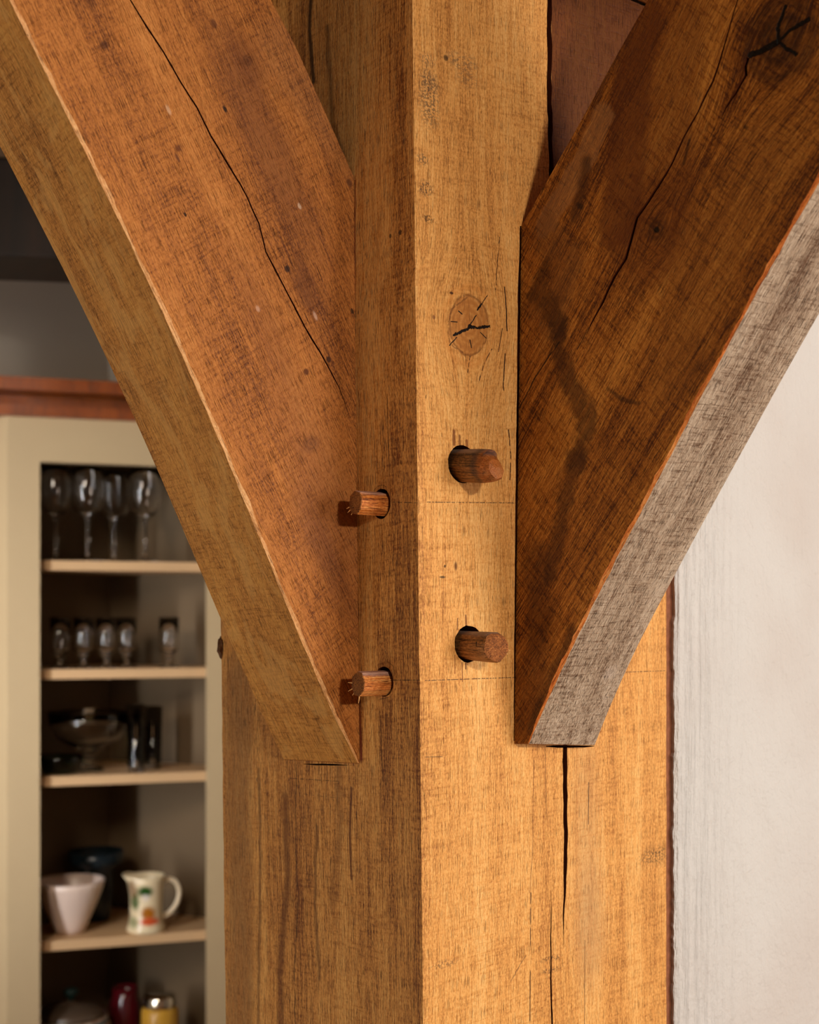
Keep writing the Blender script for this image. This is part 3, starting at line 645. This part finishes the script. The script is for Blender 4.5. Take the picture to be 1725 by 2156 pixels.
c1 = [(1560, -20), (1545, 30), (1522, 110), (1500, 172), (1470, 235), (1440, 290), (1415, 345), (1390, 388), (1362, 430), (1342, 458), (1330, 500), (1318, 545), (1292, 585), (1270, 635), (1245, 682), (1235, 705)]
w1 = [.0010, .0010, .0014, .0018, .0014, .0014, .0018, .0022, .0024, .0028, .0030, .0026, .0024, .0022, .0014, .0003]
c2 = [(1576, 122), (1569, 140), (1571, 158), (1550, 195), (1528, 228), (1518, 250)]
w2 = [.0026, .0026, .0022, .0022, .0014, .0003]
cut(rb, [groove([RMi @ RBP.at(*p) for p in c1], w1, nr, .022, 7, .0006, .007),
         groove([RMi @ RBP.at(*p) for p in c2], w2, nr, .016, 9, .0006, .005)])

# ------------------------------------------------------------------ pegs
def make_peg(i, face, hx, hy, pr, L, label):
    c = (RF if face == 'R' else LF).at(hx, hy); n0 = NR if face == 'R' else NL
    tilt = [Vector((0, 0, -.10)), Vector((0, 0, -.03)), Vector((0, 0, .0)), Vector((0, 0, .0))][i]
    off = [Vector((0, 0, -.0008))+UR*.0008, Vector((0, 0, -.0008))+UR*.0010, Vector((0, 0, 0))-UL*(-.0010), Vector((0, 0, -.0010))+UL*.0010][i]
    ax = (n0+tilt).normalized(); c = c+off
    side = UP.cross(ax).normalized(); up = ax.cross(side).normalized()
    seg = 12 if i in (0, 1) else 8
    M = frame(c, side, up, ax)
    seedv = random.Random(40+i)
    angs = [2*math.pi*k/seg+.25+seedv.uniform(-.12, .12) for k in range(seg)]
    rad = [seedv.uniform(.93, 1.06) for _ in range(seg)]
    def ring(t, sc, dx=0, dy=0, slx=0, sly=0):
        out = []
        for a, r in zip(angs, rad):
            x, y = math.cos(a)*r*pr*sc+dx, math.sin(a)*r*pr*sc+dy
            out.append(Vector((x, y, t+slx*x+sly*y)))
        return out
    if i == 0: rs = [ring(-.05, .9), ring(0, .97), ring(.018, 1.0), ring(.026, .98, slx=-.3, sly=.1), ring(L-.006, .84, dy=-.0008, slx=.1, sly=-.5), ring(L-.0015, .58, dy=-.002, sly=-.35), ring(L+.001, .20, dy=-.003)]
    elif i == 1: rs = [ring(-.05, .95), ring(0, .98), ring(.016, 1.0), ring(L-.004, 1.0, slx=.1), ring(L-.001, .93, slx=.1, sly=-.08), ring(L, .70, slx=.05), ring(L+.0004, .3)]
    else: rs = [ring(-.05, 1.0), ring(0, 1.0), ring(L-.0012, .99, slx=.08, sly=-.05), ring(L, .94, slx=.08, sly=-.05), ring(L+.0002, .5, slx=.05)]
    rs2 = [rs[0]]
    for a, b in zip(rs, rs[1:]):                     # finer rings keep the carved facets crisp but uneven
        rs2.append([(p+q)/2 for p, q in zip(a, b)]); rs2.append(b)
    v, f = loft(rs2)
    cols = [((72, 42, 16), (140, 90, 42), (184, 130, 76)), ((70, 40, 16), (138, 86, 40), (180, 124, 70)),
            ((120, 54, 14), (200, 112, 44), (238, 164, 88)), ((118, 54, 14), (198, 112, 46), (238, 166, 92))][i]
    ft = []
    up_l = Vector((0, 1, 0))
    dcol = [(136, 112, 98), (132, 106, 92), (176, 142, 128), (176, 142, 128)][i]
    ft.append(bl(Vector((0, pr*1.0, .012)), (.012, pr*.42, .03), dcol, s=.75, edge=.35, warp=.003, wf=250))   # dust and grey weathering on top
    if i == 0:
        ft.append(bl(Vector((.001, -.001, L-.001)), (.016, .016, .011), (172, 84, 22), grain=1, s=.6, edge=.4, warp=.003, wf=150))
        ft.append(bl(Vector((.001, .001, L-.012)), (.016, .016, .0035), (44, 30, 34), s=.7, edge=.5, warp=.004, wf=150))
    if i == 3:
        ft.append(st([Vector((pr*.92, .003, .020)), Vector((pr*.95, -.0015, .0195)), Vector((pr*.9, -.004, .018))], .0003, INK, soft=.0003, warp=.002, wf=300, deep=2))
    if i == 1:
        ft.append(st([Vector((-pr*.9, .003, .018)), Vector((-pr*.9, .0, .018))], .0004, INK, soft=.0003, warp=.002, wf=300))
    endc = (150, 92, 40) if i > 1 else (158, 92, 42)
    ma = wood('peg_wood', *cols, seed=50+i*3, fig=.9, saw=.15, pore=.7, blotch=.4, feats=ft, rough=.55, bumpd=.0006, medium=.8)
    me_ = wood('peg_end_grain', (70, 34, 12), endc, (206, 140, 78) if i < 2 else (176, 122, 62), seed=60+i, fig=.3, saw=.1, pore=.4, blotch=.8, rough=.8, bumpd=.0008)
    nrr = len(rs2)-1; endfrom = {0: 99, 1: 8, 2: 5, 3: 5}[i]
    idx = []
    for r in range(nrr): idx += [1 if r >= endfrom else 0]*seg
    idx += [0, 1 if i else 0]
    o = mesh_obj('oak_peg', v, f, [ma, me_], M, idx, local=True)
    tag(o, label, 'peg', 'oak pegs driven into the post')
    if i in (1, 2, 3):                                # splintered fibres on the sawn end
        sp = {1: [(-1, -.2, .003), (-.9, -.45, .002)], 2: [(-.95, -.35, .0028), (-.8, -.6, .003), (-.5, -.85, .002)], 3: [(-.95, .05, .004), (-.9, -.45, .0045), (-.6, -.75, .003), (.1, -1, .0055)]}[i]
        mf = plain('splinter_fibre', (214, 158, 96), .8, .2)
        for qx, qy, ln in sp:
            if face == 'L': qx = qx
            b0 = Vector((qx*pr*.96*(1 if face == 'L' else -1), qy*pr*.96, L-.0006)); dr = Vector((b0.x, b0.y, .002)).normalized()
            vv, ff = cyl_vf(b0-dr*.0008, dr, .00055, .0002, ln, 5)
            mesh_obj('splinter', [M @ p for p in vv], ff, mf, M, parent=o)
    return o
PL = ['upper peg on the bright right-hand face, dark brown with a rounded whittled tip',
      'lower peg on the bright right-hand face, dark brown with a blunt sawn end',
      'upper peg on the shaded left-hand face, orange with facets and a flat sawn end',
      'lower peg on the shaded left-hand face, orange with a nick and splinters round its end']
for face, (hx, hy), hr, pr, L, i in PEGS:
    make_peg(i, face, hx, hy, pr, L, PL[i])

# ------------------------------------------------------------------ beams above the frame that the braces and post carry; unseen, widened and lowered for their shade
m_beam = wood('oak_beam_wood', (110, 62, 24), (176, 114, 54), (206, 150, 86), seed=37, fig=.7, saw=.6)
def beam(name, start, d, w, z0, z1, L, label):
    d = d.normalized(); sd = UP.cross(d)
    M = frame(start+UP*z0, sd, UP, d)
    o = box(name, (-w/2, w/2, 0, z1-z0, 0, L), m_beam, M, bevel=.004)
    tag(o, label, 'beam', 'oak beams over the post')
cL = P0+UL*.117; cR = P0+UR*.150
beam('oak_beam', cL+NL*0.0, NL, .19, 1.967, 2.2, 1.3, 'oak beam over the orange-brown left brace')
beam('oak_beam', cR+NR*0.0+UL*0.001, NR, .24, 1.967, 2.2, 1.5, 'oak beam over the dark right brace')

# ------------------------------------------------------------------ room shell
def plaster():
    g = G('white_plaster'); P = g.P
    fine = g.noise(P, (260, 260, 200), (1, 2, 3), 3, .6)
    lump = g.noise(P, (36, 36, 26), (4, 2, 3), 3, .5)
    tro = g.noise(P, (170, 170, 9), (2, 8, 1), 4, .65, .6)      # trowel ridges running down the edge by the post
    x = g.t.nodes.new('ShaderNodeSeparateXYZ'); g.put(x.inputs[0], P)
    near = g.ss(x.outputs[0], WR+.02, WR+.12, 1.0, .12)
    h = g.m('MULTIPLY_ADD', g.m('MULTIPLY', tro, near), 1.5, g.m('MULTIPLY_ADD', fine, .55, g.m('MULTIPLY', lump, 1.5)))
    st_ = g.ss(g.noise(P, (5, 5, 4), (7, 1, 1), 3), .35, .7)
    col = g.mix(st_, lin((208, 203, 197)), lin((200, 190, 182)))
    g.put(g.b.inputs['Base Color'], col); g.b.inputs['Roughness'].default_value = .7
    g.b.inputs['Specular IOR Level'].default_value = .25
    g.put(g.b.inputs['Normal'], g.bump(h, .0030))
    return g.mat
m_pl = plaster()
# the plastered wall beside the post, its edge ragged where it meets the timber
ex0 = RL(1418.5, 1700).x
lv = []; nz = 700
for i in range(nz+1):
    z = 2.204*i/nz
    j = .0015*wob(z, 21, 45)+.0012*wob(z, 22, 230)+.0006*wob(z, 23, 600)
    if z > 1.5: j += .0015
    lv.append((ex0+j, z))
v = []; f = []
for x, z in lv: v.append((x+.0030+.001*wob(z, 31, 120), -.0022, z)); v.append((x, -.0004, z)); v.append((x+.0012, .0032, z))
b = len(v)
for x, z in lv: v.append((x+.03, -.0022, z))
b2 = len(v)
v += [(2.6, -.0022, 0), (2.6, -.0022, 2.204), (2.6, .09, 0), (2.6, .09, 2.204), (ex0+.0145, .09, 0), (ex0+.0145, .09, 2.204)]
for i in range(nz):
    a = i*3; a2 = a+3
    f += [(a, a+1, a2+1, a2), (a+1, a+2, a2+2, a2+1), (b+i, a, a2, b+i+1)]
f.append(tuple([b2]+[b+i for i in range(nz+1)]+[b2+1]))
f += [(b2, b2+1, b2+3, b2+2), (b2+2, b2+3, b2+5, b2+4)]
wr = mesh_obj('wall_right', v, f, m_pl, POST, local=True); wr['kind'] = 'structure'

m_kw = plain('kitchen_wall_paint', (196, 186, 172), .85, .2, var=.06, scale=6)
m_ceil = plain('ceiling_paint', (120, 96, 74), .9, .2, var=.05)
m_floor = wood('floor_boards', (104, 64, 34), (160, 110, 64), (190, 140, 90), seed=71, saw=.1)
fl = box('floor', (-4, 5, -4, 5, -.05, 0), m_floor); fl['kind'] = 'structure'
ce = box('ceiling', (-4, 5, -4, 5, 2.205, 2.26), m_ceil); ce['kind'] = 'structure'

# ------------------------------------------------------------------ corner cupboard in the kitchen behind
A18 = math.radians(18.0)
E = Vector((math.cos(A18), math.sin(A18), 0)); IN = Vector((-math.sin(A18), math.cos(A18), 0))
Lp = Vector(((84-CX)/FPX*2.5, 2.5, 0)); HW = .156
CM = frame(Lp+E*HW, E, IN, UP); CMi = CM.inverted()
FRP = Plane(Lp, -IN)
def cl(x, y, depth=0.0):
    p = Plane(Lp+IN*depth, -IN).at(x, y); return CMi @ p
D = .33; OUT = .214; TOPZ = cl(150, 884).z
cup = bpy.data.objects.new('corner_cupboard', None); COL.objects.link(cup); cup.matrix_basis = CM
tag(cup, 'tall sage-beige painted corner cupboard with open shelves and an orange wooden cornice', 'cupboard')
m_paint = plain('sage_paint', (190, 168, 132), .55, .3, var=.04, scale=20)
m_inner = plain('cupboard_inner_paint', (108, 90, 68), .7, .2, var=.05, scale=20)  # darker than the frame, painting in the shade of the interior
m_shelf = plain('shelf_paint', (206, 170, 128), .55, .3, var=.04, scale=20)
m_corn = wood('pine_cornice_wood', (100, 42, 4), (144, 68, 10), (168, 86, 20), seed=77, fig=.7, saw=.05, rough=.35, spec=.5)
def part(name, b, mat, bevel=.0015): return box(name, b, mat, CM, parent=cup, bevel=bevel)
OT = cl(84, 972).z
# face frame as one mesh
fv, ff = [], []
for bb in ((-OUT, -HW, 0, .022, 0, TOPZ), (HW, OUT, 0, .022, 0, TOPZ), (-HW, HW, 0, .022, OT, TOPZ), (-HW, HW, 0, .022, 0, .09)):
    vv, f2 = box_vf(*bb); k = len(fv); fv += vv; ff += [tuple(i+k for i in q) for q in f2]
mesh_obj('face_frame', fv, ff, m_paint, CM, parent=cup, local=True)
def prism(name, pts, z0, z1, mat, parent=cup, M=CM):
    n = len(pts); v = [(x, y, z0) for x, y in pts]+[(x, y, z1) for x, y in pts]
    f = [tuple(range(n)), tuple(range(n, 2*n))]+[(i, (i+1) % n, n+(i+1) % n, n+i) for i in range(n)]
    return mesh_obj(name, v, f, mat, M, parent=parent, local=True)
tt = (D-OUT)/2; q2 = .012
prism('side_return', [(-OUT, 0), (-OUT-tt, tt), (-OUT-tt+q2*.7, tt+q2*.7), (-OUT+.018, .018)], 0, TOPZ, m_paint)
prism('side_return', [(OUT, 0), (OUT+tt, tt), (OUT+tt-q2*.7, tt+q2*.7), (OUT-.018, .018)], 0, TOPZ, m_paint)
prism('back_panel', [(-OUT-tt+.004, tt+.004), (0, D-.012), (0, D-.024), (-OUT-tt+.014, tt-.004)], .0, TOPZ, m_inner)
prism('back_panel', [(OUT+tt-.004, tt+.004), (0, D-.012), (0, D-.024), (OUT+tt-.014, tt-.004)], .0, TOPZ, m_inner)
SHY = [1192.5, 1420, 1641, 1984, None]
shz = []
for k, ypx in enumerate(SHY):
    zc = cl(250, [1192, 1418, 1640, 1981, 2262][k], .03).z
    shz.append(zc+.009)
    prism('shelf', [(-OUT+.02, .026), (OUT-.02, .026), (OUT+tt-.02, tt+.004), (0, D-.026), (-OUT-tt+.02, tt+.004)], zc-.009, zc+.009, m_shelf)
prism('top_board', [(-OUT, .0), (OUT, .0), (OUT+tt-.01, tt), (0, D-.02), (-OUT-tt+.01, tt)], TOPZ, TOPZ+.006, m_paint)
# cornice: two stepped mouldings with mitred returns
def cornice(name, z0, z1, pj):
    o = OUT+pj; t = (D-o-pj*1.0)/2+pj*.5
    return prism(name, [(-o, -pj), (o, -pj), (o+t*.8, t*.8-pj*.2), (0, D-.03), (-o-t*.8, t*.8-pj*.2)], z0, z1, m_corn)
zc0, zc1, zc2, zc3 = TOPZ+.006, cl(150, 855).z, cl(150, 833).z, cl(150, 803).z
cornice('lower_cornice', zc0-.004, zc1-.003, .016)
cornice('cornice_cove', zc1-.003, zc2+.003, -.035)
cornice('upper_cornice', zc2+.003, zc3, .024)

# kitchen walls meeting in the corner behind the cupboard
rt2 = math.sqrt(.5)
for nm, sgn in (('wall_left', -1), ('wall_back', 1)):
    d1 = Vector((sgn*rt2, -rt2, 0)); nn = Vector((sgn*rt2, rt2, 0))
    cpt = Vector((0, D-.004, 0))
    L_ = 2.2 if sgn < 0 else 2.8
    pts = [cpt-d1*.06, cpt+d1*L_, cpt+d1*L_+nn*.06, cpt-d1*.06+nn*.06]
    w = prism(nm, [(p.x, p.y) for p in pts], 0, 2.205, m_kw, parent=None); w['kind'] = 'structure'
# dark timber across the kitchen ceiling
A8 = math.radians(9)
m_dark = wood('dark_beam_wood', (12, 6, 2), (26, 14, 6), (38, 21, 10), seed=81, saw=.2)
Bz = Plane((-.7, 2.05, 0), (0, -1, 0)).at(60, 534)
bM = frame(Vector((-.7, 2.05, Bz.z)), Vector((math.cos(A8), math.sin(A8), 0)), Vector((-math.sin(A8), math.cos(A8), 0)), UP)
db = box('ceiling_beam', (-1.2, 1.5, 0, .16, 0, 2.204-Bz.z), m_dark, bM, bevel=.004)
tag(db, 'dark brown ceiling beam crossing the kitchen above the grey wall', 'beam')

# ------------------------------------------------------------------ things on the shelves
def glassm(name, tint=(1, 1, 1), rough=.0):
    g = G(name); g.put(g.b.inputs['Base Color'], tint)
    g.b.inputs['Transmission Weight'].default_value = 1; g.b.inputs['Roughness'].default_value = rough
    g.b.inputs['IOR'].default_value = 1.48
    return g.mat
m_glass = glassm('clear_glass'); m_green = glassm('green_glass', (.10, .28, .18))
def lathe(prof, seg=36):
    rs = [[Vector((r*math.cos(2*math.pi*k/seg), r*math.sin(2*math.pi*k/seg), z)) for k in range(seg)] for r, z in prof]
    return loft(rs)
def place(x, yshelf, depth):
    p = cl(x, 1400, depth); return CM @ Vector((p.x, p.y, shz[yshelf]+.0003))
def lobj(name, prof, mat, loc=None, parent=None, label=None, cat=None, group=None, seg=36):
    v, f = lathe(prof, seg)
    o = mesh_obj(name, v, f, mat, None, smooth=True, local=True)
    if parent is not None: o.parent = parent
    if loc is not None: o.location = loc
    if cat: tag(o, label, cat, group)
    return o
WINE = [(.002, 0), (.032, 0), (.032, .002), (.006, .006), (.0038, .015), (.0036, .078), (.008, .086), (.026, .100), (.034, .125), (.034, .150), (.030, .180),
        (.0288, .180), (.0325, .150), (.0325, .126), (.025, .103), (.006, .090), (.001, .088)]
SHERRY = [(.002, 0), (.021, 0), (.021, .002), (.005, .005), (.004, .020), (.010, .026), (.0175, .036), (.0185, .060), (.0195, .098), (.0183, .098), (.0172, .060), (.0162, .038), (.008, .030), (.001, .029)]
TUMB = [(.002, 0), (.016, 0), (.017, .01), (.020, .13), (.0188, .13), (.016, .012), (.002, .008)]
def family(items, prof, name, cat, group, shelf, mat=m_glass):
    first = None
    for x, dep, sc, lab in items:
        if first is None:
            o = first = lobj(name, prof, mat)
        else:
            o = first.copy(); COL.objects.link(o)
        o.location = place(x, shelf, dep); o.scale = (sc, sc, sc)
        tag(o, lab, cat, group)
family([(118, .075, 1, 'wine glass standing on the top shelf, nearest the left stile'),
        (185, .060, 1, 'wine glass with the brightest blue glint, second from the left on the top shelf'),
        (305, .060, 1, 'large wine glass on the top shelf, last before the brace hides the shelf'),
        (240, .150, 1, 'wine glass deep in the back corner of the top shelf')],
       WINE, 'wine_glass', 'glass', 'wine glasses on the top shelf', 0)
family([(127, .07, 1, 'small stemmed glass nearest the left stile on the second shelf'),
        (176, .07, 1, 'small stemmed glass with a bluish glint, second from the left on the second shelf'),
        (223, .07, 1, 'small stemmed glass in the middle of the row on the second shelf'),
        (266, .09, 1, 'small stemmed glass fourth from the left on the second shelf'),
        (356, .06, 1.0, 'small stemmed glass with bright white glint, alone at the right of the second shelf')],
       SHERRY, 'sherry_glass', 'glass', 'small stemmed glasses on the second shelf', 1)
family([(287, .06, 1, 'tall clear tumbler with a bright glint beside the glass bowl on the third shelf'),
        (322, .10, .95, 'faint clear tumbler rightmost on the third shelf')],
       TUMB, 'tumbler', 'glass', 'tall tumblers on the third shelf', 2)
o = lobj('glass_bowl', [(.002, 0), (.028, 0), (.028, .003), (.012, .008), (.010, .03), (.03, .045), (.062, .062), (.078, .09), (.080, .115), (.0785, .115), (.076, .09), (.060, .065), (.028, .049), (.002, .045)],
         m_glass, place(188, 2, .11), label='footed clear glass bowl on the third shelf', cat='bowl')
o = lobj('green_dish', [(.002, 0), (.03, 0), (.034, .004), (.043, .022), (.047, .034), (.0455, .034), (.041, .024), (.032, .008), (.002, .005)], m_green, place(128, 2, .078),
         label='dark green glass dish in front of the clear bowl on the third shelf', cat='dish')
m_white = plain('cream_china', (226, 204, 190), .3, .5)
m_teal = plain('black_teal_glaze', (16, 28, 34), .25, .5)
def bowlprof(r0, r1, h, t=.003, curve=1.6):
    outer = [(r0*.9, 0)]+[(r0+(r1-r0)*(1-(1-i/8)**curve), h*i/8) for i in range(9)]
    inner = [(r-t, z+(t if i == 0 else 0)) for i, (r, z) in enumerate(outer[1:])][::-1]
    return [(.001, 0)]+outer+inner+[(.001, t)]
o = lobj('white_bowl', bowlprof(.026, .066, .101, curve=1.2), m_white, place(148, 3, .092), label='cream white flared china bowl on the fourth shelf', cat='bowl')
o = lobj('dark_bowl', [(.001, 0), (.024, 0), (.028, .01), (.032, .055), (.035, .104), (.050, .114), (.0545, .119), (.0545, .140), (.052, .140), (.049, .118), (.031, .106), (.029, .05), (.024, .012), (.001, .01)],
         m_teal, place(203, 3, .183), label='tall black-teal pot with a wide rim behind the white bowl', cat='pot')
# painted jug
def jugmat():
    g = G('painted_jug_glaze'); P = g.P
    wn = g.vm('SCALE', g.vm('SUBTRACT', g.noise(P, (90,)*3, (1, 1, 1), 3, color=True), (.5, .5, .5)), scale=.012)
    Q = g.vm('ADD', P, wn); col = lin((232, 214, 176))
    ax = (X3, Y3, Z3)
    for c, r, cc, s in (((-.006, -.04, .082), (.016, .03, .010), (30, 74, 18), 1), ((-.024, -.03, .062), (.008, .03, .018), (40, 80, 28), .9), ((-.028, -.03, .022), (.008, .03, .012), (90, 110, 60), .7),
                        ((-.030, -.03, .085), (.010, .03, .02), (110, 66, 34), .7), ((.0, -.04, .040), (.015, .03, .013), (170, 104, 24), 1), ((.004, -.04, .024), (.022, .03, .008), (206, 84, 40), 1), ((-.004, -.04, .070), (.007, .03, .007), (225, 215, 205), .8)):
        ma, d = g.blob(Q, c, ax, r, .4); col = g.mix(g.m('MULTIPLY', ma, s), col, lin(cc))
    g.put(g.b.inputs['Base Color'], col); g.b.inputs['Roughness'].default_value = .25
    return g.mat
m_jug = jugmat()
jp = place(308, 3, .058)
jug = mesh_obj('jug', *lathe([(.001, 0), (.036, 0), (.038, .006), (.034, .014), (.031, .03), (.0315, .07), (.034, .095), (.036, .108), (.034, .108), (.032, .095), (.0295, .07), (.029, .03), (.03, .012), (.001, .008)]), m_jug, None, smooth=True, local=True)
for q in jug.data.vertices:                     # pulled lip
    if q.co.z > .09 and q.co.x < -.02: q.co.x -= .010*(q.co.z-.09)/.018; q.co.z += .003
jug.location = jp; jug.rotation_euler = (0, 0, A18)
tag(jug, 'cream china jug painted with green leaves and an orange flower on the fourth shelf', 'jug')
hp = catmull([Vector(p) for p in ((.029, 0, .094), (.044, 0, .098), (.058, 0, .090), (.064, 0, .070), (.058, 0, .048), (.044, 0, .032), (.029, 0, .026))], 6)
rs = []
for i, p in enumerate(hp):
    t = (hp[min(i+1, len(hp)-1)]-hp[max(0, i-1)]).normalized(); a = Vector((0, 1, 0)); b_ = t.cross(a)
    rs.append([p+(a*math.cos(k*math.pi/5)*.0055+b_*math.sin(k*math.pi/5)*.0045) for k in range(10)])
vv, f2 = loft(rs); ho = mesh_obj('handle', vv, f2, plain('jug_handle_glaze', (230, 212, 180), .3, .5), None, smooth=True, local=True); ho.parent = jug
# lidded tureen
def tureenmat():
    g = G('tureen_glaze'); P = g.P
    x = g.t.nodes.new('ShaderNodeSeparateXYZ'); g.put(x.inputs[0], P); z = x.outputs[2]
    col = g.mix(g.ss(g.noise(P, (45,)*3, (3, 1, 4), 3, .6, .8), .52, .58), lin((214, 194, 172)), lin((166, 120, 96)))
    bd = g.m('MULTIPLY', g.ss(z, .083, .086), g.ss(z, .095, .092))
    col = g.mix(bd, col, lin((70, 92, 96)))
    g.put(g.b.inputs['Base Color'], col); g.b.inputs['Roughness'].default_value = .3
    return g.mat
tu = lobj('lidded_tureen', [(.001, 0), (.045, 0), (.05, .01), (.072, .035), (.081, .065), (.080, .078), (.076, .083), (.074, .098), (.071, .098), (.070, .07), (.045, .015), (.001, .01)], tureenmat(),
          place(150, 4, .10), label='cream patterned tureen with blue band and knobbed lid on the lowest shelf', cat='tureen')
ld = lobj('lid', [(.001, .099), (.071, .099), (.073, .101), (.062, .112), (.035, .121), (.012, .125), (.009, .130), (.006, .130), (.001, .127)], plain('lid_glaze', (86, 70, 56), .3, .5), parent=tu)
kb = lobj('knob', [(.001, .1285), (.006, .129), (.0065, .136), (.013, .142), (.015, .149), (.010, .154), (.001, .156)], plain('knob_glaze', (22, 52, 52), .3, .5), parent=ld)
# dark red pot and gold jar
o = lobj('red_jar', [(.001, 0), (.026, 0), (.030, .01), (.032, .09), (.026, .105), (.024, .125), (.022, .125), (.023, .1), (.028, .01), (.001, .006)], plain('dark_red_glass', (74, 8, 16), .2, .6), place(264, 4, .15),
         label='dark red jar between the tureen and the gold jar', cat='jar')
tu.scale = (.93, .93, .93)
gj = lobj('gold_jar', [(.001, 0), (.033, 0), (.036, .004), (.036, .100), (.033, .106), (.030, .108), (.001, .108)], plain('gold_label', (198, 150, 52), .35, .5, var=.15, scale=80), place(337, 4, .05),
          label='gold-labelled jar with a shiny metal lid on the lowest shelf', cat='jar')
lobj('lid', [(.001, .1085), (.031, .1085), (.0315, .110), (.0315, .128), (.029, .130), (.001, .130)], plain('silver_lid', (226, 220, 206), .15, .5, metal=1), parent=gj)
